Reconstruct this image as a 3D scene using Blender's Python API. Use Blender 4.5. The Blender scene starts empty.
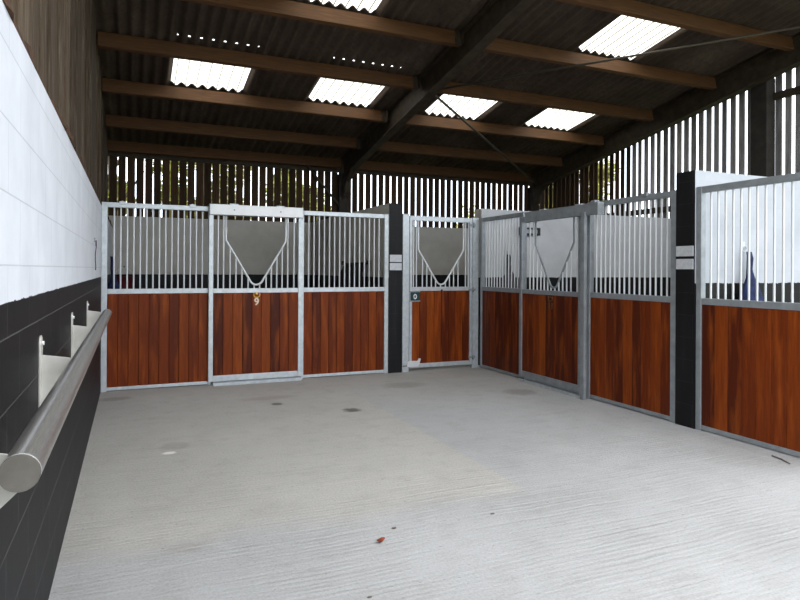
import bpy, bmesh, math, random
from mathutils import Vector, Matrix
R = math.radians
SC = bpy.context.scene
COL = SC.collection

# ------------------------------------------------------------------ camera
F_PX, CX0, CY0, PP_Y = 616.96, 400.0, 300.0, 268.76
YAW, PITCH, ROLL = 0.4101, 0.0014, 0.0054
CAM = Vector((0.3225, 0.0, 1.4345))
_fw = Vector((math.sin(YAW) * math.cos(PITCH), math.cos(YAW) * math.cos(PITCH), math.sin(PITCH)))
_r = Vector((math.cos(YAW), -math.sin(YAW), 0))
_u = _r.cross(_fw)
_r2 = _r * math.cos(ROLL) + _u * math.sin(ROLL)
_u2 = -_r * math.sin(ROLL) + _u * math.cos(ROLL)
cd = bpy.data.cameras.new('camera')
cam = bpy.data.objects.new('camera', cd)
COL.objects.link(cam)
m = Matrix.Identity(4)
for i in range(3):
    m[i][0], m[i][1], m[i][2], m[i][3] = _r2[i], _u2[i], -_fw[i], CAM[i]
cam.matrix_world = m
cd.sensor_width = 36
cd.sensor_fit = 'HORIZONTAL'
cd.lens = F_PX / 800 * 36
cd.shift_y = -(CY0 - PP_Y) / 800
cd.clip_start = 0.02
cd.clip_end = 500
SC.camera = cam

# ------------------------------------------------------------------ materials
def lin(r, g, b):
    def f(c):
        c /= 255
        return c / 12.92 if c <= .04045 else ((c + .055) / 1.055) ** 2.4
    return (f(r), f(g), f(b), 1)

class NT:
    def __init__(s, name):
        s.m = bpy.data.materials.new(name)
        s.m.use_nodes = True
        s.t = s.m.node_tree
        s.b = s.t.nodes['Principled BSDF']
        s.out = s.t.nodes['Material Output']
    def n(s, kind, **kw):
        nd = s.t.nodes.new(kind)
        for k, v in kw.items():
            if k.startswith('i_'):
                nd.inputs[k[2:].replace('_', ' ')].default_value = v
            else:
                setattr(nd, k, v)
        return nd
    def l(s, a, b): s.t.links.new(a, b)
    def noise(s, vec, scale, detail=4, rough=.55, mapscale=None):
        if mapscale:
            mp = s.n('ShaderNodeMapping'); mp.inputs['Scale'].default_value = mapscale
            s.l(vec, mp.inputs['Vector']); vec = mp.outputs[0]
        nd = s.n('ShaderNodeTexNoise'); nd.inputs['Scale'].default_value = scale
        nd.inputs['Detail'].default_value = detail; nd.inputs['Roughness'].default_value = rough
        s.l(vec, nd.inputs['Vector'])
        return nd.outputs['Fac']
    def ramp(s, fac, stops):
        nd = s.n('ShaderNodeValToRGB')
        e = nd.color_ramp.elements
        while len(e) > 1: e.remove(e[-1])
        e[0].position, e[0].color = stops[0]
        for p, c in stops[1:]:
            x = e.new(p); x.color = c
        s.l(fac, nd.inputs['Fac'])
        return nd.outputs['Color']
    def mix(s, fac, a, b, mode='MIX'):
        nd = s.n('ShaderNodeMix', data_type='RGBA', blend_type=mode)
        for sock, v in ((nd.inputs[0], fac), (nd.inputs[6], a), (nd.inputs[7], b)):
            if isinstance(v, (float, int, tuple)): sock.default_value = v
            else: s.l(v, sock)
        return nd.outputs[2]
    def math(s, op, a, b=None, c=None):
        nd = s.n('ShaderNodeMath', operation=op)
        for i, v in enumerate((a, b, c)):
            if v is None: continue
            if isinstance(v, (float, int)): nd.inputs[i].default_value = v
            else: s.l(v, nd.inputs[i])
        return nd.outputs[0]
    def pos(s): return s.n('ShaderNodeNewGeometry').outputs['Position']
    def obj(s): return s.n('ShaderNodeTexCoord').outputs['Object']
    def sep(s, v):
        nd = s.n('ShaderNodeSeparateXYZ'); s.l(v, nd.inputs[0]); return nd.outputs
    def comb(s, x, y, z):
        nd = s.n('ShaderNodeCombineXYZ')
        for i, v in enumerate((x, y, z)):
            if isinstance(v, (float, int)): nd.inputs[i].default_value = v
            else: s.l(v, nd.inputs[i])
        return nd.outputs[0]
    def bump(s, h, strength, dist):
        nd = s.n('ShaderNodeBump'); nd.inputs['Strength'].default_value = strength; nd.inputs['Distance'].default_value = dist
        s.l(h, nd.inputs['Height']); s.l(nd.outputs[0], s.b.inputs['Normal'])
    def set(s, color=None, rough=None, metal=None, spec=None):
        for k, v in (('Base Color', color), ('Roughness', rough), ('Metallic', metal), ('Specular IOR Level', spec)):
            if v is None: continue
            if isinstance(v, (float, int, tuple)): s.b.inputs[k].default_value = v
            else: s.l(v, s.b.inputs[k])
        return s.m

def plain(name, col, rough=.6, metal=0., spec=.4):
    return NT(name).set(col, rough, metal, spec)

def noisy(name, c1, c2, scale, rough=.6, metal=0., mapscale=None, bump=0, lo=.3, hi=.7, spec=.4):
    t = NT(name)
    f = t.noise(t.obj(), scale, 5, .6, mapscale)
    if bump: t.bump(f, bump, .01)
    return t.set(t.ramp(f, [(lo, c1), (hi, c2)]), rough, metal, spec)

M = {}
M['galv'] = noisy('galvanised_steel', lin(172, 178, 182), lin(200, 206, 210), 16, .42, .45, lo=.25, hi=.75)
M['galv_dull_shaded'] = noisy('dull_shaded_galvanised_steel', lin(132, 138, 142), lin(160, 166, 170), 10, .5, .45, lo=.25, hi=.75)  # side row's shade put into a greyer galv; small fittings use it too
M['bar'] = plain('zinc_bar', lin(212, 215, 217), .4, .25)
M['white_track'] = noisy('bright_galvanised_track', lin(236, 239, 241), lin(248, 249, 250), 9, .45, .0)
M['steel'] = None
t = NT('brushed_stainless_steel')
f = t.noise(t.obj(), 30, 3, .6, (40, .6, 40))
M['steel'] = t.set(t.ramp(f, [(.3, lin(150, 148, 145)), (.7, lin(198, 196, 192))]), .31, .85)
M['plate_steel'] = noisy('stainless_plate', lin(176, 174, 168), lin(205, 204, 198), 6, .45, .35)
M['pipe_cap'] = noisy('dull_steel_cap', lin(96, 92, 86), lin(116, 112, 106), 14, .5, .3)
M['brass'] = plain('brass', lin(205, 160, 75), .35, .8)
M['pale_metal'] = plain('pale_number_metal', lin(205, 185, 165), .4, .4)
M['black'] = plain('black_iron', lin(22, 22, 24), .5)
M['teal'] = plain('dark_latch_paint', lin(40, 66, 66), .4, .4)
M['plate'] = noisy('blank_aluminium_plate', lin(176, 179, 184), lin(196, 198, 202), 30, .5, .1)
M['navy'] = noisy('navy_cloth', lin(14, 20, 44), lin(34, 48, 92), 18, .9)
M['dark_cloth'] = noisy('dark_rug_cloth', lin(14, 14, 13), lin(40, 38, 34), 9, .95)
M['maroon'] = plain('maroon_plastic', lin(84, 22, 30), .5)
M['rafter'] = noisy('dark_painted_rafter', lin(40, 32, 24), lin(66, 54, 40), 8, .75)
M['post'] = noisy('dark_post', lin(34, 30, 27), lin(56, 50, 44), 8, .75)
M['rod'] = plain('dark_brace_rod', lin(70, 64, 54), .5, .3)

t = NT('purlin_timber')
f = t.noise(t.obj(), 6, 6, .6, (.6, 8, 8)); g = t.noise(t.obj(), 1.6, 3, .5)
c = t.ramp(f, [(.25, lin(62, 36, 12)), (.55, lin(96, 60, 23)), (.8, lin(122, 79, 33))])
M['purlin'] = t.set(t.mix(t.math('MULTIPLY', g, .7), c, lin(70, 46, 24)), .75)

t = NT('fibre_cement_sheet')
p = t.pos()
f = t.noise(p, 1.6, 6, .65, (1, .5, 1)); g = t.noise(p, 14, 5, .7)
c = t.ramp(f, [(.3, lin(66, 56, 49)), (.55, lin(102, 89, 79)), (.75, lin(130, 116, 104))])
M['sheet'] = t.set(t.mix(g, c, lin(62, 50, 42)), .9, 0, .2)
t.bump(g, .3, .01)

t = NT('translucent_roof_sheet')
tr = t.n('ShaderNodeBsdfTranslucent'); tr.inputs['Color'].default_value = (.9, .9, .86, 1)
tp = t.n('ShaderNodeBsdfTransparent'); tp.inputs['Color'].default_value = (.95, .96, .95, 1)
sx = t.sep(t.pos())
fr = t.math('FRACT', t.math('ADD', t.math('DIVIDE', sx[0], .146), 100.02))
line = t.math('GREATER_THAN', fr, .09)
dirt = t.ramp(t.noise(t.pos(), 9, 5, .6), [(.22, (.5, .46, .34, 1)), (.45, (.96, .95, .88, 1))])
lc = t.mix(line, (.13, .12, .08, 1), dirt)
t.l(lc, tr.inputs['Color'])
mx = t.n('ShaderNodeMixShader'); mx.inputs[0].default_value = .04
t.l(tr.outputs[0], mx.inputs[1]); t.l(tp.outputs[0], mx.inputs[2]); t.l(mx.outputs[0], t.out.inputs['Surface'])
M['light_sheet'] = t.m

def slat_mat(name, c1, c2, c3):
    t = NT(name)
    at = t.n('ShaderNodeAttribute', attribute_name='tone')
    f = t.noise(t.pos(), 5, 6, .65, (9, 9, .5))
    c = t.ramp(f, [(.25, c1), (.5, c2), (.78, c3)])
    k = t.n('ShaderNodeHueSaturation'); t.l(c, k.inputs['Color'])
    t.l(t.math('ADD', t.math('MULTIPLY', at.outputs['Fac'], .7), .62), k.inputs['Value'])
    t.bump(f, .25, .004)
    return t.set(k.outputs[0], .85, 0, .25)
M['slat_brown'] = slat_mat('weathered_and_shaded_brown_slat', lin(44, 31, 21), lin(66, 48, 33), lin(86, 66, 47))
M['slat_grey'] = slat_mat('weathered_grey_slat', lin(108, 106, 106), lin(150, 148, 148), lin(184, 182, 182))
M['boarding'] = slat_mat('weathered_boarding', lin(50, 40, 30), lin(80, 67, 53), lin(126, 117, 104))

def wood_planks():
    t = NT('oiled_hardwood_planks')
    at = t.n('ShaderNodeAttribute', attribute_name='tone')
    o = t.obj()
    off = t.n('ShaderNodeVectorMath', operation='ADD')
    t.l(o, off.inputs[0]); t.l(t.comb(t.math('MULTIPLY', at.outputs['Fac'], 17.0), 0, t.math('MULTIPLY', at.outputs['Fac'], 31.0)), off.inputs[1])
    v = off.outputs[0]
    g = t.noise(v, 7, 7, .62, (7, 7, .35))
    g2 = t.noise(v, 2.2, 4, .55, (6, 6, .7))
    fine = t.noise(v, 60, 3, .6, (5, 5, .12))
    base = t.ramp(at.outputs['Fac'], [(0, lin(60, 22, 10)), (.25, lin(92, 36, 11)), (.5, lin(126, 54, 13)), (.75, lin(150, 70, 17)), (1, lin(180, 94, 26))])
    c = t.mix(t.ramp(g, [(.3, (0, 0, 0, 1)), (.7, (1, 1, 1, 1))]), t.mix(.62, base, lin(58, 20, 9)), base)
    c = t.mix(t.ramp(g2, [(.5, (0, 0, 0, 1)), (.78, (.7, .7, .7, 1))]), c, lin(178, 90, 28))
    c = t.mix(t.math('MULTIPLY', fine, .35), c, lin(64, 22, 9))
    t.bump(g, .15, .003)
    return t.set(c, .45, 0, .14)
M['planks'] = wood_planks()

def block_mat(name, axis, split=None, ragged=.006, jw=.3, jb=.05, w0=(196, 200, 207), w1=(214, 218, 224), kb=1.0, mw=.003):
    """painted blockwork; black below z = split, white above (split None: all black)"""
    t = NT(name)
    p = t.pos(); s = t.sep(p)
    v = t.comb(s[axis], t.math('ADD', s[2], .1 - .0 + .205 * 2 - .515 + .205), 0)
    br = t.n('ShaderNodeTexBrick'); t.l(v, br.inputs['Vector'])
    br.offset = .5
    for k, x in (('Scale', 1), ('Mortar Size', mw), ('Mortar Smooth', .35), ('Brick Width', .41), ('Row Height', .205), ('Bias', 0)):
        br.inputs[k].default_value = x
    joint = br.outputs['Fac']
    n1 = t.noise(p, 45, 5, .65); n2 = t.noise(p, 3, 5, .6); n3 = t.noise(p, 2.5, 4, .6, (3, 3, .5))
    black = t.ramp(n3, [(.3, lin(16 * kb, 16 * kb, 18 * kb)), (.6, lin(24 * kb, 24 * kb, 26 * kb)), (.85, lin(40 * kb, 39 * kb, 40 * kb))])
    black = t.mix(t.math('MULTIPLY', joint, jb), black, lin(120, 120, 122))
    if split is None:
        c = black; rough = .5
    else:
        white = t.ramp(n2, [(.3, lin(*w0)), (.7, lin(*w1))])
        white = t.mix(t.math('MULTIPLY', joint, jw), white, lin(150, 154, 162))
        edge = t.math('ADD', split, t.math('MULTIPLY', t.math('SUBTRACT', t.noise(p, 14, 4, .7), .5), ragged * 6))
        c = t.mix(t.math('GREATER_THAN', s[2], edge), black, white)
        rough = .55
    h = t.math('SUBTRACT', t.math('MULTIPLY', n1, .3), t.math('MULTIPLY', joint, jw * 1.6))
    t.bump(h, .35, .006)
    return t.set(c, rough, 0, .2)
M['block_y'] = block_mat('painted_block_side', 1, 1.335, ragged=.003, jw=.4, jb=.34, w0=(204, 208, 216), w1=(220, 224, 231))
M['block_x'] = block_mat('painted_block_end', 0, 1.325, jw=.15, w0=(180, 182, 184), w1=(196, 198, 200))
M['block_yb'] = block_mat('painted_block_partition', 1, 1.325, jw=.12, w0=(178, 175, 167), w1=(192, 189, 181))  # dimness of the enclosed stalls put into a greyer white
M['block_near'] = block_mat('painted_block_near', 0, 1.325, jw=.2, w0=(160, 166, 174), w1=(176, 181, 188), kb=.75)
M['block_back'] = block_mat('painted_block_back', 0, 1.325, jw=.1, w0=(178, 175, 167), w1=(194, 191, 183))  # greyer than the side wall's white: inner stall shade put into the colour
M['block_black_x'] = block_mat('black_painted_block', 0)
M['block_black_y'] = block_mat('black_painted_block_side', 1)

# concrete floor, tamped ribs across the yard, slab joint and a few stains
def floor_mat():
    t = NT('tamped_concrete')
    p = t.pos(); s = t.sep(p)
    big = t.noise(p, .8, 5, .6); mid = t.noise(p, 5, 6, .65); fine = t.noise(p, 70, 4, .7)
    spk = t.noise(p, 28, 3, .5, (1, 1.6, 1))
    wob = t.math('MULTIPLY', t.math('SUBTRACT', t.noise(p, 1.1, 3, .5), .5), .1)
    yy = t.math('ADD', s[1], wob)
    rib = t.math('MULTIPLY_ADD', t.math('SINE', t.math('MULTIPLY', yy, 2 * math.pi / .04)), .5, .5)
    rbn = t.noise(t.comb(t.math('MULTIPLY', s[0], .05), yy, 0), 26, 6, .66)
    rib = t.math('ADD', t.math('MULTIPLY', rib, .3), t.math('MULTIPLY', t.ramp(rbn, [(.34, (0, 0, 0, 1)), (.66, (1, 1, 1, 1))]), .7))
    wear = t.ramp(t.noise(p, 1.3, 4, .6), [(.35, (.25, .25, .25, 1)), (.65, (1, 1, 1, 1))])
    near = t.n('ShaderNodeMapRange'); t.l(s[1], near.inputs[0])
    near.inputs[1].default_value = 7.5; near.inputs[2].default_value = 3.2; near.inputs[3].default_value = .2; near.inputs[4].default_value = 1.0
    ribw = t.math('MULTIPLY', wear, near.outputs[0])
    c = t.ramp(big, [(.3, lin(178, 177, 173)), (.7, lin(191, 190, 186))])
    # newer, paler slab: x beyond the joint, and the strip nearest the entrance
    jx = t.math('ADD', s[0], t.math('MULTIPLY', t.math('SUBTRACT', mid, .5), .03))
    a = t.math('GREATER_THAN', jx, JX)
    sm = t.n('ShaderNodeMapRange', interpolation_type='SMOOTHSTEP'); t.l(t.math('ADD', s[1], t.math('MULTIPLY', t.math('SUBTRACT', big, .5), .8)), sm.inputs[0])
    sm.inputs[1].default_value = JY + .25; sm.inputs[2].default_value = JY - .1
    fade = t.n('ShaderNodeMapRange'); t.l(s[1], fade.inputs[0]); fade.inputs[1].default_value = 7.4; fade.inputs[2].default_value = 5.6
    a = t.math('MAXIMUM', t.math('MULTIPLY', a, fade.outputs[0]), sm.outputs[0])
    c = t.mix(a, c, t.ramp(big, [(.3, lin(171, 173, 175)), (.7, lin(184, 186, 188))]))
    c = t.mix(t.ramp(mid, [(.5, (0, 0, 0, 1)), (.8, (.35, .35, .35, 1))]), c, lin(140, 136, 128))
    c = t.mix(t.ramp(spk, [(.66, (0, 0, 0, 1)), (.74, (.55, .55, .55, 1))]), c, lin(112, 108, 100))
    valley = t.math('MULTIPLY', t.math('MULTIPLY', t.math('SUBTRACT', 1.0, rib), ribw), .34)
    c = t.mix(valley, c, lin(120, 118, 112))
    c = t.mix(t.ramp(fine, [(.35, (.3, .3, .3, 1)), (.6, (0, 0, 0, 1))]), c, lin(120, 116, 110))
    for (x, y, rx, ry, col, k) in STAINS:
        dx = t.math('DIVIDE', t.math('SUBTRACT', s[0], x), rx); dy = t.math('DIVIDE', t.math('SUBTRACT', s[1], y), ry)
        d = t.math('ADD', t.math('MULTIPLY', dx, dx), t.math('MULTIPLY', dy, dy))
        d = t.math('ADD', d, t.math('MULTIPLY', t.math('SUBTRACT', t.noise(p, 16, 5, .7), .5), 1.9))
        mr = t.n('ShaderNodeMapRange'); t.l(d, mr.inputs[0]); mr.inputs[1].default_value = 1.15; mr.inputs[2].default_value = .3
        c = t.mix(t.math('MULTIPLY', mr.outputs[0], k), c, col)
    h = t.math('ADD', t.math('MULTIPLY', t.math('MULTIPLY', rib, ribw), .8), t.math('MULTIPLY', fine, .5))
    t.bump(h, .6, .011)
    return t.set(c, .85, 0, .25)

# ------------------------------------------------------------------ pixel -> place helper (finding where things stand)
def ray(u, v):
    d = _fw + _r2 * ((u - 400) / F_PX) + _u2 * ((PP_Y - v) / F_PX)
    return d
def on_plane(u, v, axis, val):
    d = ray(u, v); k = (val - CAM[axis]) / d[axis]
    return CAM + d * k
_j = on_plane(530, 492, 2, 0)
JX, JY = _j.x, _j.y
STAINS = []
for (u, v, rx, ry, col, k) in ((352, 410, .1, .1, lin(70, 64, 56), .8), (277, 404, .07, .07, lin(70, 64, 56), .7), (175, 446, .14, .12, lin(140, 136, 130), .4),
                               (169, 453, .06, .04, lin(235, 235, 232), .85), (115, 399, .2, .12, lin(130, 126, 120), .5), (185, 548, .12, .07, lin(150, 146, 140), .35),
                               (405, 385, .3, .2, lin(140, 136, 130), .5), (520, 392, .22, .2, lin(120, 112, 104), .5), (270, 398, .35, .12, lin(150, 132, 124), .4)):
    q = on_plane(u, v, 2, 0)
    STAINS.append((q.x, q.y, rx, ry, col, k))
M['floor'] = floor_mat()
M['grass'] = noisy('rough_grass', lin(78, 92, 44), lin(140, 148, 92), 2.5, .95)
M['leaf'] = noisy('tree_leaf', lin(92, 98, 34), lin(190, 188, 104), 1.5, .7)
M['bark'] = noisy('tree_bark', lin(58, 48, 38), lin(92, 80, 64), 8, .9)
M['dry_leaf'] = noisy('dry_red_leaf', lin(92, 34, 18), lin(158, 74, 40), 60, .7)
M['pebble'] = plain('dark_pebble', lin(90, 86, 80), .8)
M['timber_dark'] = noisy('old_timber_edge', lin(34, 22, 15), lin(92, 62, 40), 9, .9, mapscale=(1, 3, 1), bump=.6)
M['twine'] = plain('black_twine', lin(26, 26, 28), .9)

# ------------------------------------------------------------------ mesh helpers
class MB:
    def __init__(s):
        s.v, s.f, s.t, s.mi, s.sm = [], [], [], [], []
    def box(s, x0, x1, y0, y1, z0, z1, tone=.5, mi=0, rot=None, bev=0):
        n = len(s.v)
        P = [(x0, y0, z0), (x1, y0, z0), (x1, y1, z0), (x0, y1, z0), (x0, y0, z1), (x1, y0, z1), (x1, y1, z1), (x0, y1, z1)]
        if rot is not None: P = [tuple(rot @ Vector(p)) for p in P]
        s.v += P
        for q in ((0, 3, 2, 1), (4, 5, 6, 7), (0, 1, 5, 4), (1, 2, 6, 5), (2, 3, 7, 6), (3, 0, 4, 7)):
            s.f.append(tuple(n + i for i in q)); s.t.append(tone); s.mi.append(mi); s.sm.append(False)
        return s
    def prism(s, poly, y0, y1, axis='y', tone=.5, mi=0):
        """poly of (a, b) extruded along axis; axis y: (x, z), x: (y, z), z: (x, y)"""
        n = len(s.v); k = len(poly)
        def mk(a, b, c): return (a, c, b) if axis == 'y' else (c, a, b) if axis == 'x' else (a, b, c)
        s.v += [mk(a, b, y0) for a, b in poly] + [mk(a, b, y1) for a, b in poly]
        F = [tuple(n + i for i in range(k)), tuple(n + k + i for i in reversed(range(k)))]
        F += [(n + i, n + k + i, n + k + (i + 1) % k, n + (i + 1) % k) for i in range(k)]
        for q in F: s.f.append(q); s.t.append(tone); s.mi.append(mi); s.sm.append(False)
        return s
    def tube(s, pts, r, seg=10, caps=True, mi=0, tone=.5, closed=False):
        pts = [Vector(p) for p in pts]; n0 = len(s.v); N = len(pts)
        rr = r if isinstance(r, (list, tuple)) else [r] * N
        up = None
        for i, p in enumerate(pts):
            if closed: d = (pts[(i + 1) % N] - pts[i - 1]).normalized()
            elif i == 0: d = (pts[1] - p).normalized()
            elif i == N - 1: d = (p - pts[-2]).normalized()
            else: d = ((pts[i + 1] - p).normalized() + (p - pts[i - 1]).normalized()).normalized()
            if up is None:
                up = Vector((0, 0, 1)) if abs(d.z) < .9 else Vector((1, 0, 0))
            a = d.cross(up).normalized(); b = a.cross(d).normalized(); up = b
            for k in range(seg):
                an = 2 * math.pi * k / seg
                s.v.append(tuple(p + (a * math.cos(an) + b * math.sin(an)) * rr[i]))
        for i in range(N if closed else N - 1):
            j = (i + 1) % N
            for k in range(seg):
                q = (n0 + i * seg + k, n0 + i * seg + (k + 1) % seg, n0 + j * seg + (k + 1) % seg, n0 + j * seg + k)
                s.f.append(q); s.t.append(tone); s.mi.append(mi); s.sm.append(True)
        if caps and not closed:
            for e in (tuple(n0 + k for k in reversed(range(seg))), tuple(n0 + (N - 1) * seg + k for k in range(seg))):
                s.f.append(e); s.t.append(tone); s.mi.append(mi); s.sm.append(False)
        return s
    def lathe(s, prof, seg=20, c=(0, 0, 0), mi=0):
        n0 = len(s.v); N = len(prof)
        for r, z in prof:
            for k in range(seg):
                a = 2 * math.pi * k / seg
                s.v.append((c[0] + r * math.cos(a), c[1] + r * math.sin(a), c[2] + z))
        for i in range(N - 1):
            for k in range(seg):
                s.f.append((n0 + i * seg + k, n0 + i * seg + (k + 1) % seg, n0 + (i + 1) * seg + (k + 1) % seg, n0 + (i + 1) * seg + k))
                s.t.append(.5); s.mi.append(mi); s.sm.append(True)
        return s
    def build(s, name, mat, parent=None, bevel=0, loc=None):
        me = bpy.data.meshes.new(name)
        me.from_pydata(s.v, [], s.f)
        for mm in (mat if isinstance(mat, (list, tuple)) else [mat]): me.materials.append(mm)
        me.polygons.foreach_set('material_index', s.mi)
        me.polygons.foreach_set('use_smooth', s.sm)
        at = me.attributes.new('tone', 'FLOAT', 'FACE')
        at.data.foreach_set('value', s.t)
        me.update()
        bm = bmesh.new(); bm.from_mesh(me); bmesh.ops.recalc_face_normals(bm, faces=bm.faces); bm.to_mesh(me); bm.free()
        o = bpy.data.objects.new(name, me)
        COL.objects.link(o)
        if parent is not None: o.parent = parent
        if loc is not None: o.location = loc
        if bevel:
            b = o.modifiers.new('bevel', 'BEVEL'); b.width = bevel; b.segments = 2; b.limit_method = 'ANGLE'; b.angle_limit = R(40)
        return o

def tag(o, label, cat, group=None, kind=None):
    o['label'] = label; o['category'] = cat
    if group: o['group'] = group
    if kind: o['kind'] = kind
    return o
def thing(name, label, cat, loc=(0, 0, 0), rotz=0, group=None):
    o = bpy.data.objects.new(name, None); COL.objects.link(o)
    o.empty_display_size = .2
    o.location = loc; o.rotation_euler = (0, 0, rotz)
    return tag(o, label, cat, group, 'thing')
def struct(o):
    o['kind'] = 'structure'; return o

# ------------------------------------------------------------------ dimensions
H, MID = 2.2, 1.162
BY = 7.907          # back stall front
RX = 5.0365         # stall front along the far side
BW, RW = 11.95, 9.05  # block walls behind the stalls
WT = 2.355
A, SL = 5.75, .171    # roof sheet mid plane z = A - SL*y
AMP, PITCHW = .026, .146
TH = math.atan(SL)
Y_OPEN = 3.0
def zs(y): return A - SL * y

def uy(u): return on_plane(u, 300, 0, RX).y      # where a point of the side front stands
# ------------------------------------------------------------------ shell
b = MB().box(-.25, 9.3, -5, 12.2, -.15, 0); struct(b.build('floor', M['floor']))
b = MB().box(-70, 70, -70, 70, -.4, -.12); struct(b.build('ground', M['grass']))

b = MB().box(-.215, 0, .2, BW, 0, 2.15); struct(b.build('wall_left', M['block_y']))
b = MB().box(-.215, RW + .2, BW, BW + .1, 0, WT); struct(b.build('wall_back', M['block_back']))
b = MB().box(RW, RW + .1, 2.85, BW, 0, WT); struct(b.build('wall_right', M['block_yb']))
def partition(name, x0, x1, y0, y1, axis, mats):
    b = MB().box(x0, x1, y0, y1, 0, WT)
    o = b.build(name, mats)
    for p in o.data.polygons:
        n = p.normal
        endface = abs(n.y) > .5 if axis == 1 else abs(n.x) > .5
        p.material_index = 1 if endface else 0
    return struct(o)
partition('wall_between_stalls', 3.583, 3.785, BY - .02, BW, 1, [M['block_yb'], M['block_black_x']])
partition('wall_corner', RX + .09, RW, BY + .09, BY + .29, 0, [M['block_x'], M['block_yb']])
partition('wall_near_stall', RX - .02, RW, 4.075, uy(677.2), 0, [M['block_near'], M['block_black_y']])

# slatted cladding (surface of the walls): boards with daylight gaps
rng = random.Random(4)
b = MB()
x = -.2
while x < 9.35:
    w = .147 - .022 + rng.uniform(-.004, .004)
    if x > 4.4: w -= .016
    b.box(x, x + w, BW + .17, BW + .19, 1.9, zs(BW + .18) - .03, rng.random()); x += .147
struct(b.build('wall_back_slats', M['slat_brown']))
b = MB()
y = BW + .15
while y > 2.9:
    w = .153 - .062 + rng.uniform(-.012, .012)
    if y > 10.3: w += .035
    b.box(RW + .17, RW + .19, y - w, y, 1.9, zs(y) - .03, rng.random(), mi=1 if y > 9.2 else 0); y -= .153  # far end swaps to brown: shade of the backlit corner put into colour
struct(b.build('wall_right_slats', [M['slat_grey'], M['slat_brown']]))
b = MB()
y = .2
while y < BW + .15:
    w = rng.choice((.1, .125, .15))
    dx = rng.choice((0, .012, .02))
    b.box(-.1 - dx, -.075 - dx, y, y + w - .006, 2.155, zs(y + w) - .03, rng.random()); y += w
b.prism([(.2, 2.155), (BW + .15, 2.155), (BW + .15, zs(BW + .15) - .05), (.2, zs(.2) - .05)], -.15, -.13, 'x', 0)
struct(b.build('wall_left_boarding', M['boarding']))

# old timber wall plate lying along the top of the block wall, ragged edge
b = MB(); n = 90
prev = None
ring = []
for i in range(n + 1):
    y = .2 + (BW - .2) * i / n
    e = .004 + rng.uniform(-.018, .010); h = 2.15 + rng.uniform(.03, .075)
    ring.append([(-.07, y, 2.151), (e, y, 2.151), (e - .012, y, h), (-.07, y, h + .02)])
for r_ in ring: b.v += r_
for i in range(n):
    for k in range(4):
        a0 = i * 4 + k; a1 = i * 4 + (k + 1) % 4
        b.f.append((a0, a1, a1 + 4, a0 + 4)); b.t.append(.5); b.mi.append(0); b.sm.append(False)
o = b.build('timber_wall_plate', M['timber_dark'])
tag(o, 'rough brown timber plate lying along the top of the white block wall', 'timber', kind='thing')

# girts (horizontal rails the slats are nailed to)
o = MB().box(-.1, RW + .3, BW + .11, BW + .165, 3.42, 3.52).build('timber_girt', M['rafter'])
tag(o, 'dark timber rail across the top of the back slats under the eave', 'beam', kind='thing')
o = MB().box(RW + .1, RW + .165, 2.9, BW, 2.5, 2.6).build('timber_girt', M['rafter'])
tag(o, 'low dark timber rail behind the bars, nailed across the grey side slats', 'beam', kind='thing')
o = MB().box(RW + .1, RW + .165, 2.9, 6.35, 4.02, 4.12).build('timber_girt', M['rafter'])
tag(o, 'high dark timber rail crossing the grey side slats beyond the wide post', 'beam', kind='thing')

# ------------------------------------------------------------------ roof
P_NEAR = [11.95, 10.82, 9.55, 8.30, 7.01, 5.76, 4.62, 3.5]   # camera-side faces of the purlins
X0W, X1W = -.34, 9.62
SKY = []   # x0 (wave grid), y0, y1, label
def snap(x): return X0W + round((x - X0W) / PITCHW) * PITCHW + .0
for x, nm in ((.865, 'sunlit corrugated roof light nearest the boarded wall, lower row'), (2.89, 'corrugated roof light just before the big rafter, lower row'),
              (4.91, 'corrugated roof light beyond the big rafter, crossed by a brace rod'), (6.93, 'corrugated roof light over the corner, lower row, last before side slats')):
    SKY.append((snap(x), 8.53, 9.52, nm))
for x, nm in ((1.93, 'upper row roof light cut off by the top of the view'), (6.03, 'large bright upper row roof light above the long brace rod')):
    SKY.append((snap(x), 5.97, 6.98, nm))
CPW = 10
ncol = int(round((X1W - X0W) / PITCHW)) * CPW
ys = sorted(set([Y_OPEN, 12.35, 8.53, 9.52, 5.97, 6.98, 8.2, 8.225, 3.9, 10.9, 4.6]))
LAPS = [Y_OPEN, 5.7, 8.1, 10.9]
ys = sorted(set(ys + LAPS))
def wave(x): return AMP * math.cos(2 * math.pi * (x - X0W) / PITCHW)
def lapoff(y):
    k = max([l for l in LAPS if l <= y + 1e-6])
    nxt = min([l for l in LAPS + [12.9] if l > k])
    return .012 * (y - k) / (nxt - k) 
def zroof(x, y): return zs(y) + wave(x) + lapoff(y)
SW = 7 * PITCHW
def cell(xc, yc):
    for i, (x, y0, y1, _) in enumerate(SKY):
        if x < xc < x + SW and y0 < yc < y1: return i
    for x, y0, y1, _ in SKY[:2]:      # lap of the roof light: small gaps at the crests
        if x - .0 < xc < x + SW and 8.2 < yc < 8.225:
            fr = ((xc - X0W) / PITCHW) % 1.0
            if fr < .12 or fr > .88: return -2
    return -1
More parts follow.
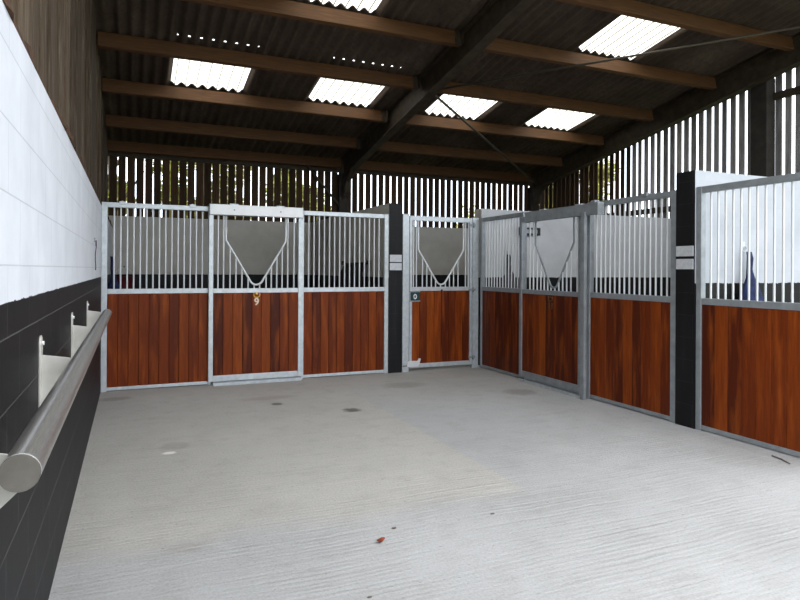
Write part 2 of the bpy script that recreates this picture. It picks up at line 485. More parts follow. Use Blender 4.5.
def sheet_mesh(name, want, mat):
    vid, V, Fc = {}, [], []
    def vert(i, j):
        k = (i, j)
        if k not in vid:
            x = X0W + i * PITCHW / CPW; y = ys[j]
            vid[k] = len(V); V.append((x, y, zroof(x, y)))
        return vid[k]
    for j in range(len(ys) - 1):
        yc = (ys[j] + ys[j + 1]) / 2
        for i in range(ncol):
            xc = X0W + (i + .5) * PITCHW / CPW
            if cell(xc, yc) == want:
                Fc.append((vert(i, j), vert(i + 1, j), vert(i + 1, j + 1), vert(i, j + 1)))
    me = bpy.data.meshes.new(name); me.from_pydata(V, [], Fc); me.materials.append(mat)
    for p in me.polygons: p.use_smooth = True
    me.update()
    o = bpy.data.objects.new(name, me); COL.objects.link(o)
    return o
struct(sheet_mesh('ceiling', -1, M['sheet']))
for i, (x, y0, y1, nm) in enumerate(SKY):
    tag(sheet_mesh('roof_light', i, M['light_sheet']), nm, 'skylight', 'translucent roof lights', 'thing')

# purlins, one per bay
ROT = Matrix.Rotation(-TH, 4, 'X')
ORD = ['first', 'second', 'third', 'fourth', 'fifth', 'sixth', 'seventh', 'eighth', 'ninth']
RA, RB = 4.275, 8.9
for bay, (x0, x1, where) in enumerate(((-.07, RA - .078, 'boarded wall side of big rafter'), (RA + .078, RB - .078, 'beyond the big rafter'))):
    for k, y in enumerate(P_NEAR):
        o = MB().box(x0, x1, 0, .075, -.185, 0).build('roof_purlin', M['purlin'], bevel=.004)
        o.location = (0, y, zs(y) - AMP - .004); o.rotation_euler = (-TH, 0, 0)
        tag(o, 'brown roof purlin, %s up from the back eave, %s' % (ORD[k], where), 'beam', 'timber roof purlins', 'thing')
        if k > 0 and bay == 0:
            c = MB().box(RA - .16, RA - .08, -.012, 0, -.2, .0).box(RA - .085, RA - .08, -.09, 0, -.2, 0)
            c.build('cleat', M['rafter'], o)

def rafter(x, label):
    o = bpy.data.objects.new('roof_rafter', None); COL.objects.link(o)
    tag(o, label, 'rafter', 'sloping roof rafters', 'thing')
    L = (12.0 - Y_OPEN) / math.cos(TH)
    def rot(): return None
    w = .075
    d = {'web': (-.012, .012, -.385, -.06), 'bottom_flange': (-w, w, -.41, -.385), 'top_flange': (-w, w, -.06, -.04)}
    for nm, (a0, a1, z0, z1) in d.items():
        p = MB().box(a0, a1, 0, L, z0, z1).build(nm, M['rafter'], o)
    o.location = (x, Y_OPEN, zs(Y_OPEN)); o.rotation_euler = (-TH, 0, 0)
    # knee haunch at the back post
    yk = L - .02
    MB().prism([(yk, -.41), (yk - .55, -.41), (yk - .18, -.55), (yk - .08, -.75), (yk, -.8)], -.05, .05, 'x').build('haunch', M['rafter'], o)
    return o
rafter(RA, 'big dark rafter sloping down to the back wall between the roof lights')
rafter(RB, 'dark rafter running just inside the grey slatted side wall')

def post(x, y, w, d, z, label):
    o = MB().box(-w / 2, w / 2, -d / 2, d / 2, 0, z).build('roof_post', M['post'], bevel=.01)
    o.location = (x, y, 0)
    return tag(o, label, 'post', 'roof posts', 'thing')
post(RA, BW + .1, .19, .12, zs(BW + .16) - .3, 'dark post carrying the big rafter in front of the back slats')
post(RB + .08, BW + .1, .24, .12, zs(BW + .16) - .3, 'dark corner post where the back slats meet the side slats')
post(RW + .06, on_plane(760, 150, 0, RW + .0).y, .2, .26, zs(6.3) - .32, 'wide dark timber post standing among the grey side slats')

def rod(p0, p1, label, r=.014):
    o = MB().tube([p0, p1], r, 8).build('brace_rod', M['rod'])
    return tag(o, label, 'brace', 'roof brace rods', 'thing')
def rp(x, y): return (x, y, zs(y) - .31)
rod(rp(4.3, 8.12), rp(8.88, 4.59), 'long thin brace rod rising from the big rafter past the upper roof light', .016)
rod(rp(4.3, 8.1), rp(8.85, 11.78), 'thin brace rod running down from the big rafter to the back corner', .02)
q0 = on_plane(303, 160, 1, BW + .06); q1 = on_plane(345, 212, 1, BW + .06)
rod((q0.x, BW + .08, q0.z), (q1.x, BW + .08, q1.z), 'diagonal wall brace crossing the back slats beside the post', .022)

# ------------------------------------------------------------------ stall fronts
# local frame: x along the front, y into the stall, z up
def planks(name, x0, x1, z0, z1, parent, seed, wid=.118, y=.0, tones=None):
    rg = random.Random(seed)
    b = MB(); n = max(2, round((x1 - x0) / wid)); w = (x1 - x0) / n
    for i in range(n):
        a, c = x0 + i * w, x0 + (i + 1) * w
        t_ = tones[i % len(tones)] if tones else min(1, max(0, rg.gauss(.5, .28)))
        # V-jointed tongue and groove board
        g = .004
        b.prism([(a + .0006, y + .012), (a + .0006, y + .006), (a + g, y), (c - g, y), (c - .0006, y + .006), (c - .0006, y + .012), (c - .0006, y + .034), (a + .0006, y + .034)], z0, z1, 'z', t_)
    b.box(x0, x1, y + .014, y + .03, z0, z1, 0)
    return b.build(name, M['planks'], parent)

def bars(xs, z0, z1, parent, y=.025, r=.0095, top=None):
    for x in xs:
        zt = top(x) if top else z1
        MB().tube([(x, y, z0), (x, y, zt)], r, 8, caps=False).build('bar', M['bar'], parent)

def make_panel(w, nb, label, loc, rotz, seed, lw=.05, rw=.05, wid=.118, tones=None, mat='galv', group='fixed stall front panels', clamps=()):
    t = thing('stall_front_panel', label, 'stall panel', loc, rotz, group)
    m_ = M[mat]
    MB().box(0, lw, -.01, .05, 0, H).build('upright', m_, t, .004)
    MB().box(w - rw, w, -.01, .05, 0, H).build('upright', m_, t, .004)
    MB().box(lw, w - rw, -.006, .046, H - .058, H - .001).build('top_rail', m_, t, .004)
    MB().box(lw, w - rw, -.006, .046, MID - .028, MID + .03).build('mid_rail', m_, t, .004)
    MB().box(lw, w - rw, -.006, .046, .012, .05).build('bottom_rail', m_, t, .003)
    planks('plank_infill', lw + .002, w - rw - .002, .048, MID - .026, t, seed, wid, tones=tones)
    s = (w - lw - rw) / (nb + 1)
    bars([lw + s * (i + 1) for i in range(nb)], MID + .025, H - .05, t)
    for x in clamps:
        MB().box(x - .035, x + .035, -.018, .055, H - .02, H + .014).box(x - .012, x + .012, .0, .04, H + .01, H + .022).build('clamp', m_, t, .003)
    return t

def yoke_pts(w, xa, xb, zsh, zb, ztop, y=.02):
    xm = (xa + xb) / 2; pts = [(xa, y, ztop), (xa, y, zsh)]
    # rounded bottom
    rad = .085
    for k in range(9):
        a = R(205) + R(130) * k / 8
        pts.append((xm + rad * math.cos(a), y, zb + rad + rad * math.sin(a)))
    pts += [(xb, y, zsh), (xb, y, ztop)]
    return pts

def make_door(w, label, loc, rotz, seed, xs_full, xs_low, xa, xb, zsh, zb, ztop, name='sliding_stall_door', wid=.118, tones=None, zbot=.03, brail=.07, stile=.055, mat='galv', cat='stall door', group='stall doors'):
    t = thing(name, label, cat, loc, rotz, group)
    m_ = M[mat]
    MB().box(0, stile, -.02, .03, zbot, ztop).build('stile', m_, t, .004)
    MB().box(w - stile, w, -.02, .03, zbot, ztop).build('stile', m_, t, .004)
    MB().box(stile, w - stile, -.016, .026, ztop - .068, ztop).build('top_rail', m_, t, .004)
    MB().box(stile, w - stile, -.016, .026, MID - .028, MID + .028).build('mid_rail', m_, t, .004)
    MB().box(stile, w - stile, -.016, .026, zbot, zbot + brail).build('bottom_rail', m_, t, .004)
    planks('plank_infill', stile + .002, w - stile - .002, zbot + brail - .004, MID - .026, t, seed, wid, -.008, tones)
    pts = yoke_pts(w, xa, xb, zsh, zb, ztop - .02, .006)
    MB().tube(pts, .0128, 10).build('yoke', M['bar'], t)
    def zy(x):     # height of the yoke over x
        lo = None
        for p, q in zip(pts, pts[1:]):
            if abs(p[0] - q[0]) > 1e-6 and min(p[0], q[0]) <= x <= max(p[0], q[0]):
                f_ = (x - p[0]) / (q[0] - p[0]); lo = p[2] + f_ * (q[2] - p[2])
        return (lo if lo else ztop - .04)
    bars(xs_full, MID + .02, ztop - .04, t, .006)
    bars(xs_low, MID + .02, 0, t, .006, top=zy)
    return t

def ux(u): return on_plane(u, 300, 1, BY).x      # picture column on the back front -> x

# --- back front
X1, X2, X3 = 1.222, 2.352, 3.583
make_panel(X1 - .0, 15, 'fixed stall panel beside the white block wall, red-brown planks under bars', (0.0, BY, 0), 0, 11, lw=.062, rw=.035,
           tones=[.5, .42, .55, .5, .36, .52, .3, .62, .4, .58], clamps=(.22, 1.0))
make_panel(X3 - X2, 15, 'fixed stall panel between the sliding door with a horseshoe and the black pillar', (X2, BY, 0), 0, 12, lw=.035, rw=.06,
           tones=[.5, .2, .6, .35, .55, .25, .48, .4, .62, .3])
def ud(u): return on_plane(u, 300, 1, BY - .05).x
DX0, DX1 = ud(208.4), ud(302)
dw = DX1 - DX0
def dl(us): return [ud(u) - DX0 for u in us]
d9 = make_door(dw, 'sliding stall door with brass horseshoe and pale number on its planks', (DX0, BY - .05, 0), 0, 21,
               dl([217.8, 223.4, 287.6, 293.8]), dl([229.9, 235.8, 241.8, 248, 254.1, 259.6, 266, 271.2, 276.7, 282]), dl([225.7])[0], dl([285.6])[0], 1.79, 1.235, 2.16,
               tones=[.12, .6, .7, .15, .5, .72, .1, .45, .55, .14, .62], zbot=.045, brail=.075)
def number(text, parent, x, z, size, y=-.012):
    hs = MB()
    pts = []
    for k in range(15):
        a = R(-60) + R(300) * k / 14
        pts.append((x + .036 * math.sin(a - R(90)) , y, z + .07 + .036 * -math.cos(a - R(90))))
    arc = [(x + .042 * math.cos(R(200) + R(140) * k / 14), y, z + .105 + .046 * math.sin(R(200) + R(140) * k / 14)) for k in range(15)]
    hs.tube([(x - .036, y, z + .12)] + arc + [(x + .036, y, z + .12)], .0085, 8)
    hs.box(x - .012, x + .012, y - .006, y + .006, z + .098, z + .122)
    hs.build('horseshoe', M['brass'], parent)
    cu = bpy.data.curves.new('door_number', 'FONT'); cu.body = text; cu.size = size; cu.extrude = .004; cu.align_x = 'CENTER'; cu.offset = .003
    cu.materials.append(M['pale_metal'])
    bpy.context.view_layer.update()
    tmp = bpy.data.objects.new('door_number_text', cu); COL.objects.link(tmp)
    me = bpy.data.meshes.new_from_object(tmp.evaluated_get(bpy.context.evaluated_depsgraph_get())); me.name = 'door_number'
    bpy.data.objects.remove(tmp); bpy.data.curves.remove(cu)
    to = bpy.data.objects.new('door_number', me); COL.objects.link(to); to.parent = parent
    to.location = (x, y + .001, z - .035); to.rotation_euler = (R(90), 0, 0)
    return to
number('9', d9, ud(256.5) - DX0, 1.015, .125)

def track(w, label, loc, rotz, z0, z1, mat, y0=-.085):
    t = thing('door_track', label, 'door track', loc, rotz, 'sliding door tracks')
    MB().box(0, w, y0, y0 + .006, z0, z1).box(0, w, y0, .0, z1 - .006, z1).box(0, w, y0, y0 + .03, z0, z0 + .006).build('track_cover', M[mat], t, .002)
    MB().box(-.004, 0, y0 - .004, 0, z0 - .004, z1 + .004).build('end_plate', M['galv_dull_shaded'], t)
    MB().box(w, w + .004, y0 - .004, 0, z0 - .004, z1 + .004).build('end_plate', M['galv_dull_shaded'], t)
    for x in (.25 * w, .75 * w):
        MB().tube([(x, y0 - .004, (z0 + z1) / 2), (x, y0 + .008, (z0 + z1) / 2)], .009, 8).build('bolt', M['galv_dull_shaded'], t)
        MB().box(x - .05, x + .05, y0 + .01, .03, z1, z1 + .012).build('clamp', M['galv'], t)
    return t
track(ux(300.5) - ux(208.6), 'bright white sliding door track above the door with a horseshoe', (ux(208.6), BY - .02, 0), 0, 2.095, 2.225, 'white_track')
def guide(w, label, loc, rotz):
    o = MB().box(0, w, -.05, .05, 0, .012).box(0, w, -.05, -.044, .01, .034).box(0, w, .044, .05, .01, .034).build('floor_guide', M['galv'])
    o.location = loc; o.rotation_euler = (0, 0, rotz)
    return tag(o, label, 'floor track', 'sliding door floor guides', 'thing')
guide(dw - .07, 'galvanised floor channel under the door with a horseshoe', (DX0 + .06, BY - .055, 0), 0)

# --- corner hinged door
CX_0, CX_1 = ux(409), ux(471.5)
cw = CX_1 - CX_0
def cl(us): return [ux(u) - CX_0 for u in us]
cdoor = make_door(cw, 'hinged corner stall door with dark latch plate and kick latch', (CX_0, BY, 0), 0, 31,
                  cl([413.4, 416.4, 465.5, 468.2]), cl([422.4, 426.8, 431.4, 435.6, 440.6, 445.4, 449.5, 453.6, 458]), cl([418.2])[0], cl([463.4])[0], 1.72, 1.225, H - .005,
                  name='hinged_stall_door', tones=[.72, .35, .8, .6, .22, .3, .55, .25], zbot=.05, brail=.06, stile=.04)
lp = MB().box(.01, .155, -.034, -.024, 1.0, 1.12).build('latch_plate', M['teal'], cdoor, .004)
MB().tube([(.075 + .02 * math.cos(a), -.042, 1.056 + .03 * math.sin(a)) for a in [2 * math.pi * k / 16 for k in range(16)]], .009, 8, closed=True).build('ring_handle', M['bar'], lp)
for z in (1.118, .985): MB().box(-.01, .16, -.032, -.024, z, z + .016).build('latch_rim', M['galv_dull_shaded'], lp)
kl = MB().prism([(-.04, .075), (.02, .07), (.13, .07), (.15, .115), (.17, .18), (.14, .185), (.12, .15), (.02, .155), (-.04, .14)], -.045, -.022).build('kick_latch', M['bar'], cdoor, .003)
MB().tube([(-.1, -.03, .09), (.0, -.03, .09)], .014, 8).build('bolt', M['galv_dull_shaded'], kl)
MB().tube([(cw * .5, -.03, MID - .02), (cw * .5, -.018, MID - .02)], .014, 10).build('stud', M['black'], cdoor)
for z in (.16, 1.145, 2.09):
    MB().tube([(cw + .012, -.032, z - .035), (cw + .012, -.032, z + .035)], .013, 8).box(cw - .06, cw + .05, -.03, -.02, z - .018, z + .018).build('hinge', M['galv_dull_shaded'], cdoor)

def spost(x0, x1, y0, y1, z, label, mat='galv'):
    o = MB().box(x0, x1, y0, y1, 0, z).box(x0 - .004, x1 + .004, y0 - .004, y1 + .004, z, z + .006).build('stall_post', M[mat], bevel=.003)
    return tag(o, label, 'post', 'galvanised stall posts', 'thing')
spost(3.79, CX_0 - .012, BY - .03, BY + .06, H + .01, 'galvanised steel post between black pillar and hinged corner door')
spost(CX_1 + .01, CX_1 + .06, BY - .015, BY + .05, H, 'thin galvanised post carrying the hinges of the corner door')
spost(CX_1 + .066, RX - .012, BY - .005, BY + .075, H, 'galvanised post filling the inner corner of the two stall fronts')

# --- side front (local x runs towards the camera: -Y)
RZ = -math.pi / 2
def side(y): return (RX, y, 0)
YA, YB, YC, YD = 7.86, uy(523.5), uy(587.3), uy(676.5)
make_panel(YA - YB, 13, 'narrow dark-planked stall panel in the corner of the yard, beside hinged door', side(YA), RZ, 13, lw=.045, rw=.03, mat='galv_dull_shaded',
           tones=[.34, .3, .5, .12, .16, .3, .08, .35, .2])
make_panel(YC - YD, 15, 'fixed stall panel with pillar on one side and second sliding door on other', side(YC), RZ, 14, lw=.05, rw=.065, mat='galv_dull_shaded', wid=.12,
           tones=[.5, .55, .3, .18, .72, .16, .4, .62, .3, .45], clamps=(.85, .1))
make_panel(1.3, 15, 'fixed stall panel cut by the edge of the view, wide amber planks', side(4.072), RZ, 15, lw=.055, rw=.06, mat='galv_dull_shaded', wid=.13,
           tones=[.1, .68, .2, .42, .55, .46, .66, .5, .2])
EY0, EY1 = uy(523.5), uy(586)
ew = EY0 - EY1
def el(us): return [EY0 - on_plane(u, 300, 0, RX - .05).y for u in us]
d11 = make_door(ew, 'sliding stall door in the side row, dark planks and small dull number', (RX - .05, EY0, 0), RZ, 22,
                el([529.5, 533, 576.8, 580]), el([536.8, 540.3, 543.7, 547.2, 550.5, 554.4, 558.3, 562.2, 566.2, 570.4]), el([535])[0], el([573.4])[0], 1.76, 1.225, 2.13,
                tones=[.4, .3, .55, .85, .14, .2, .1, .3, .15, .6, .5], zbot=.05, brail=.085, mat='galv_dull_shaded')
no = number('11', d11, el([551.2])[0], 1.0, .11)
for c in d11.children:
    if c.name.startswith('yoke'): c.data.materials[0] = M['galv_dull_shaded']  # yoke's shade put into its colour with the greyer steel
    if c.name.startswith('horseshoe'): c.data.materials[0] = M['dull_brass'] if 'dull_brass' in M else plain('tarnished_brass', lin(96, 66, 40), .5, .5)
no.data.materials[0] = plain('tarnished_number', lin(104, 72, 48), .5, .4)
ty0 = on_plane(525.5, 215, 0, RX - .1).y; ty1 = on_plane(598, 210, 0, RX - .1).y
track(ty0 - ty1, 'shaded grey sliding door track above the second sliding door', (RX - .02, ty0, 0), RZ, 2.045, 2.175, 'galv_dull_shaded')
guide(ew - .07, 'galvanised floor channel under the second sliding door', (RX - .055, EY0 - .04, 0), RZ)
yp0 = on_plane(581.2, 300, 0, RX - .11).y; yp1 = on_plane(585.2, 300, 0, RX - .11).y
spost(RX - .125, RX - .088, yp1, yp0, 2.08, 'galvanised closing post standing proud at edge of second sliding door', 'galv_dull_shaded')

# --- blank name plates on the black pillars
def nameplate(w, h, loc, rotz, label):
    t = thing('name_plate', label, 'name plate', loc, rotz, 'blank name plates')
    MB().box(-w / 2, w / 2, -.012, 0, 0, h).build('plate_face', M['plate'], t, .002)
    for x in (-w / 2 + .02, w / 2 - .02):
        MB().tube([(x, -.012, h / 2), (x, -.0135, h / 2)], .004, 8).build('screw', M['galv_dull_shaded'], t)
    return t
for v0, v1, nm in ((254.8, 262, 'upper'), (263, 270.2, 'lower')):
    z1, z0 = on_plane(394, v0, 1, BY - .02).z, on_plane(394, v1, 1, BY - .02).z
    nameplate(.18, z1 - z0, ((3.583 + 3.785) / 2, BY - .02, z0), 0, '%s pale blank name plate on the far black pillar, beside the corner door' % nm)
for v0, v1, nm in ((246, 256.3, 'upper'), (259, 269.2, 'lower')):
    z1, z0 = on_plane(686, v0, 0, RX - .02).z, on_plane(686, v1, 0, RX - .02).z
    nameplate(.19, z1 - z0, (RX - .02, (4.075 + uy(677.2)) / 2, z0), RZ, '%s pale blank name plate on the near black pillar in the side row' % nm)

# ------------------------------------------------------------------ steel buffer rail along the white and black wall
PX, PZ, PR = .1375, 1.061, .0345
t = thing('bumper_rail', 'brushed steel tube rail on brackets along the black painted wall', 'rail', (0, 1.3, 0), 0)
MB().tube([(PX, 0.004, PZ), (PX, 4.36, PZ)], PR, 32, caps=False).build('tube', M['steel'], t)
MB().tube([(PX, 0.0, PZ), (PX, .006, PZ)], [PR * .985, PR * 1.0], 32).build('end_cap', M['pipe_cap'], t)
MB().tube([(PX, 4.356, PZ), (PX, 4.362, PZ)], PR, 32).build('end_cap', M['pipe_cap'], t)
MB().tube([(PX, .002, PZ), (PX, .007, PZ)], PR * 1.012, 32, caps=False).build('weld_ring', M['bar'], t)
for k in range(4):
    y = .06 + 1.36 * k
    wp = MB()
    wp.prism([(y - .03, .885), (y + .03, .885), (y + .03, 1.145), (y + .021, 1.166), (y, 1.175), (y - .021, 1.166), (y - .03, 1.145)], .0, .008, 'x')
    w_ = wp.build('wall_bracket', M['plate_steel'], t, .002)
    MB().prism([(.008, .915), (.008, 1.1), (.1, 1.085), (PX, 1.075), (PX, 1.02), (.07, .955)], y - .004, y + .004, 'y').build('arm', M['plate_steel'], w_)
    for z in (1.145, .905):
        MB().tube([(.006, y, z), (.016, y, z)], .009, 6).build('bolt', M['bar'], w_)

# tie ring with twine on the wall near the first stall
q = on_plane(94, 240, 0, 0.0)
t = thing('tie_ring', 'small iron tie ring with black twine hanging on the white wall', 'tie ring', (0, q.y, q.z), 0)
MB().box(0, .012, -.02, .02, -.02, .02).build('ring_plate', M['galv_dull_shaded'], t)
MB().tube([(.018, .025 * math.cos(a), -.03 + .025 * math.sin(a)) for a in [2 * math.pi * k / 14 for k in range(14)]], .005, 6, closed=True).build('ring', M['black'], t)
MB().tube([(.02, 0, -.05), (.015, .03, -.09), (.012, -.01, -.13), (.01, .04, -.19), (.012, .09, -.25), (.01, .1, -.28)], .004, 5).build('twine', M['twine'], t)

# ------------------------------------------------------------------ things hanging inside the stalls
def cloth(name, label, loc, rotz, W, Hh, mat, cat, far_slant=.0, group=None, folds=9, depth=.12, seed=1):
    """rug folded over a wall rail: wavy front sheet, slanting side"""
    rg = random.Random(seed)
    t = thing(name, label, cat, loc, rotz, group)
    b = MB(); nx, nz = 40, 14
    ph = rg.random() * 6
    prof = [(0.01, 0)]
    for j in range(nz + 1):
        for i in range(nx + 1):
            s_ = i / nx; zz = -Hh * j / nz
            xx = -W / 2 + W * s_
            xx *= 1 + .12 * (j / nz)
            if s_ < .3: xx += far_slant * (1 - j / nz) * (1 - s_ / .3)
            dd = depth * (.35 + .65 * min(1, j / 3)) + .02 * math.sin(folds * 2 * math.pi * s_ + ph) * (j / nz) ** .5 + .012 * math.sin(4.3 * s_ * folds)
            sag = -.03 * abs(math.sin(folds * .5 * math.pi * s_ + ph)) if j == 0 else 0
            b.v.append((xx, -dd, zz + sag))
    for j in range(nz):
        for i in range(nx):
            a = j * (nx + 1) + i
            b.f.append((a, a + 1, a + nx + 2, a + nx + 1)); b.t.append(.5); b.mi.append(0); b.sm.append(True)
    o = b.build('cloth', M[mat], t)
    s = o.modifiers.new('thick', 'SOLIDIFY'); s.thickness = .018
    MB().tube([(-W / 2 - .06, -.05, -.01), (W / 2 + .1, -.05, -.01)], .014, 8).build('rail_bar', M['black'], t)
    for x in (-W / 2 - .04, W / 2 + .06):
        MB().box(x - .012, x + .012, -.06, 0, -.03, .03).build('rail_bracket', M['black'], t)
    return t
qa = on_plane(346, 262, 0, 3.583); qb = on_plane(369, 262, 0, 3.583)
cloth('horse_rug', 'dark rug hanging over a rail on the partition seen through the bars', (3.583, (qa.y + qb.y) / 2, 1.54), -math.pi / 2, qa.y - qb.y, .75, 'dark_cloth', 'rug', .12, None, 6, .1, 3)

def bundle(name, label, loc, rotz, h, w, mat, cat, seed):
    """hay net / halter bundle hanging from a ring: narrow neck, wider bag below"""
    rg = random.Random(seed)
    t = thing(name, label, cat, loc, rotz, 'bundles hanging from stall rings')
    MB().box(-.022, .022, -.008, 0, .0, .06).build('ring_plate', M['galv'], t)
    MB().tube([(.03 * math.cos(a), -.02, -.012 + .03 * math.sin(a)) for a in [2 * math.pi * k / 14 for k in range(14)]], .006, 6, closed=True).build('ring', M['galv'], t)
    b = MB(); seg = 18
    prof = [(.0, -.035), (.028, -.04), (.036, -.1), (.034, -.2), (.045, -.28), (.085, -.36), (w * .5, -.46), (w * .52, -.6 * 1), (w * .46, -h + .06), (w * .25, -h), (0, -h)]
    n0 = 0
    for r_, z in prof:
        for k in range(seg):
            a = 2 * math.pi * k / seg
            rr = r_ * (1 + .14 * math.sin(5 * a + z * 20) + rg.uniform(-.05, .05))
            b.v.append((rr * math.cos(a), -.06 - .03 - rr * .55 * math.sin(a) + .05 * max(0, 1 - r_ / .05), z))
    for i in range(len(prof) - 1):
        for k in range(seg):
            b.f.append((i * seg + k, i * seg + (k + 1) % seg, (i + 1) * seg + (k + 1) % seg, (i + 1) * seg + k)); b.t.append(.5); b.mi.append(0); b.sm.append(True)
    b.build('net_bag', M[mat], t)
    return t
q = on_plane(742.5, 248, 1, 4.075)
bundle('hay_net', 'navy cloth bundle hanging from a ring behind the nearest bars', (q.x, 4.075, q.z), 0, .75, .26, 'navy', 'hanging bundle', 5)
q = on_plane(506, 252, 1, BY + .09)
bundle('hay_net', 'black bundle hanging on the white wall behind the narrow corner panel', (q.x, BY + .09, q.z), 0, .8, .3, 'dark_cloth', 'hanging bundle', 6)
bundle('hay_net', 'dark navy bundle hanging inside the first stall by the white wall', (0.02, 8.6, 1.62), R(90), .8, .4, 'navy', 'hanging bundle', 7)

t = thing('feed_bucket', 'maroon bucket hung low inside the first stall behind the bars', 'bucket', (.2, 11.68, .99), 0)
MB().lathe([(.0, 0), (.11, 0), (.13, .14), (.15, .28), (.158, .285), (.158, .3), (.145, .3), (.125, .14), (.1, .02), (0, .02)], 24).build('pail', M['maroon'], t)
MB().tube([(.15 * math.cos(a), 0, .28 + .17 * math.sin(a)) for a in [math.pi * k / 12 for k in range(13)]], .005, 6).build('handle', M['bar'], t)
MB().tube([(0, 0, .45), (0, .2, .48), (0, .265, .48)], .008, 6).build('hook', M['black'], t)
# dark box on the white partition behind the second sliding door's post
q = on_plane(527.5, 232, 1, BY + .09)
hw = (on_plane(538, 232, 1, BY + .09).x - on_plane(517, 232, 1, BY + .09).x) / 2
t = thing('wall_box', 'small dark box fixed high on the white partition behind second sliding door', 'box', (q.x, BY + .09, q.z - .055), 0)
MB().box(-hw, hw, -.07, 0, 0, .12).build('housing', M['black'], t, .006)
MB().box(-hw + .06, hw - .06, -.074, -.07, .03, .09).build('cover', M['galv_dull_shaded'], t)

# ------------------------------------------------------------------ bits on the floor
q = on_plane(381, 543, 2, 0)
b = MB(); rg = random.Random(8)
for k in range(7):
    a = 2 * math.pi * k / 7
    b.v.append((.021 * math.cos(a) * (1 + .3 * rg.random()), .02 * math.sin(a), .012 + .014 * rg.random()))
b.v.append((0, 0, .002)); b.v.append((.004, 0, .03))
for k in range(7):
    b.f.append((k, (k + 1) % 7, 7)); b.f.append((k, (k + 1) % 7, 8)); b.t += [.5, .5]; b.mi += [0, 0]; b.sm += [True, True]
o = b.build('dry_leaf', M['dry_leaf'], loc=(q.x, q.y, 0)); tag(o, 'crumpled rust-red dry leaf lying on the bare concrete', 'leaf', kind='thing')
o.modifiers.new('thick', 'SOLIDIFY').thickness = .002
def pebble(u, v, s, label):
    q = on_plane(u, v, 2, 0); rg = random.Random(int(u))
    b = MB().lathe([(0, 0), (s * .8, .0), (s, s * .25), (s * .7, s * .5), (0, s * .6)], 9)
    b.v = [(x * rg.uniform(.8, 1.2) * 1.5, y * rg.uniform(.8, 1.2), z) for x, y, z in b.v]
    o = b.build('stone_chip', M['pebble'], loc=(q.x, q.y, 0))
    tag(o, label, 'stone', 'stone chips on the floor', 'thing')
pebble(394, 528.5, .011, 'small dark stone chip just beyond the rust-red leaf')
pebble(492.5, 514, .009, 'small dark stone chip lying alone on the pale slab')
pebble(369.5, 597.5, .008, 'small dark stone chip at the bottom edge of the view')
q0 = on_plane(772, 456.5, 2, 0); q1 = on_plane(790, 464.5, 2, 0)
o = MB().tube([(0, 0, .006), tuple((q1 - q0) * .5 + Vector((.01, 0, .008))), tuple((q1 - q0) + Vector((0, 0, .006)))], .005, 6).build('twig', M['pebble'], loc=(q0.x, q0.y, 0))
tag(o, 'thin dark twig lying on the concrete by the last stall panel', 'twig', kind='thing')

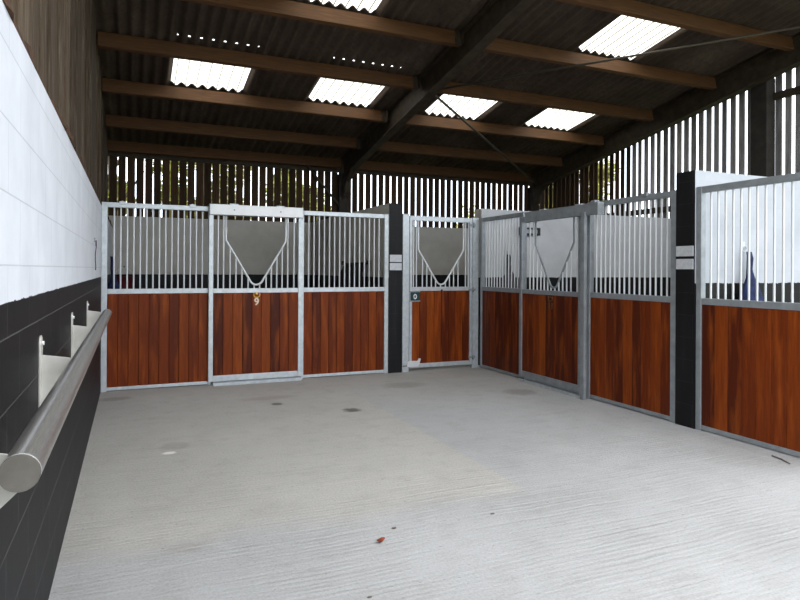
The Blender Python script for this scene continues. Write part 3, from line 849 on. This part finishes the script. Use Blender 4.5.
# ------------------------------------------------------------------ trees outside, glimpsed through the slats
def tree(x, y, hgt, rad, n, label, seed, zlow=.8, ls=.11):
    rg = random.Random(seed)
    t = thing('garden_tree', label, 'tree', (x, y, -.12), 0, 'trees beyond the slats')
    tr = MB().tube([(0, 0, 0), (.05, .03, hgt * .35), (-.03, .02, hgt * .7), (0, 0, hgt * .92)], [.14, .11, .07, .02], 9)
    for k in range(7):
        a = rg.uniform(0, 6.28); z = hgt * rg.uniform(.25, .75)
        tr.tube([(0, 0, z), (rad * .6 * math.cos(a), rad * .6 * math.sin(a), z + hgt * .16)], [.05, .012], 6)
    tr.build('trunk', M['bark'], t)
    b = MB()
    blobs = [(rg.uniform(-.75, .75) * rad, rg.uniform(-.6, .6) * rad, rg.uniform(zlow, hgt - .3), rg.uniform(.3, .5) * rad) for _ in range(16)]
    for i in range(n):
        bx_, by_, bz_, br_ = blobs[i % len(blobs)]
        d = Vector((rg.gauss(0, 1), rg.gauss(0, 1), rg.gauss(0, 1))).normalized() * br_ * rg.random() ** .4
        c = Vector((bx_, by_, bz_)) + d
        u_ = Vector((rg.gauss(0, 1), rg.gauss(0, 1), rg.gauss(0, 1))).normalized(); w_ = u_.orthogonal().normalized()
        s_ = ls * rg.uniform(.6, 1.3)
        k = len(b.v)
        b.v += [tuple(c - u_ * s_), tuple(c + w_ * s_ * .5), tuple(c + u_ * s_), tuple(c - w_ * s_ * .5)]
        b.f.append((k, k + 1, k + 2, k + 3)); b.t.append(rg.random()); b.mi.append(0); b.sm.append(False)
    me = b.build('crown', M['leaf'], t)
    return t
tree(-.1, 15.6, 6.2, 1.25, 9000, 'leafy tree beyond the back slats next to the boarded wall corner', 51)
tree(2.3, 19.3, 6.6, 1.5, 9500, 'leafy tree beyond the back slats behind the first sliding door', 52)
tree(4.35, 15.9, 6.4, 1.25, 9000, 'leafy tree beyond the back slats on line with the post', 53)
tree(7.2, 20.5, 3.6, 1.5, 4200, 'low bushy tree beyond the back slats behind the black pillar', 54, .3)
tree(11.6, 20.0, 3.6, 1.5, 4200, 'low bushy tree beyond the back slats behind the corner door', 57, .3)
tree(12.6, 16.6, 6.0, 1.3, 7000, 'leafy tree beyond the back corner post', 55)
tree(15.4, 18.4, 6.4, 1.2, 6000, 'leafy tree beyond the darkest end of the side slats', 56)

# ------------------------------------------------------------------ light: overcast sky through the open front, slats and roof lights
w = bpy.data.worlds.new('overcast_sky'); SC.world = w; w.use_nodes = True
nt = w.node_tree; bg = nt.nodes['Background']
tc = nt.nodes.new('ShaderNodeTexCoord'); sp = nt.nodes.new('ShaderNodeSeparateXYZ'); rmp = nt.nodes.new('ShaderNodeValToRGB')
nt.links.new(tc.outputs['Generated'], sp.inputs[0]); nt.links.new(sp.outputs[2], rmp.inputs[0])
e = rmp.color_ramp.elements
e[0].position = 0; e[0].color = (.80, .86, .95, 1); e[1].position = .7; e[1].color = (1, 1, 1, 1)
nt.links.new(rmp.outputs[0], bg.inputs['Color'])
bg.inputs['Strength'].default_value = 3.6

SC.view_settings.view_transform = 'Standard'
SC.view_settings.look = 'None'
SC.view_settings.exposure = 0
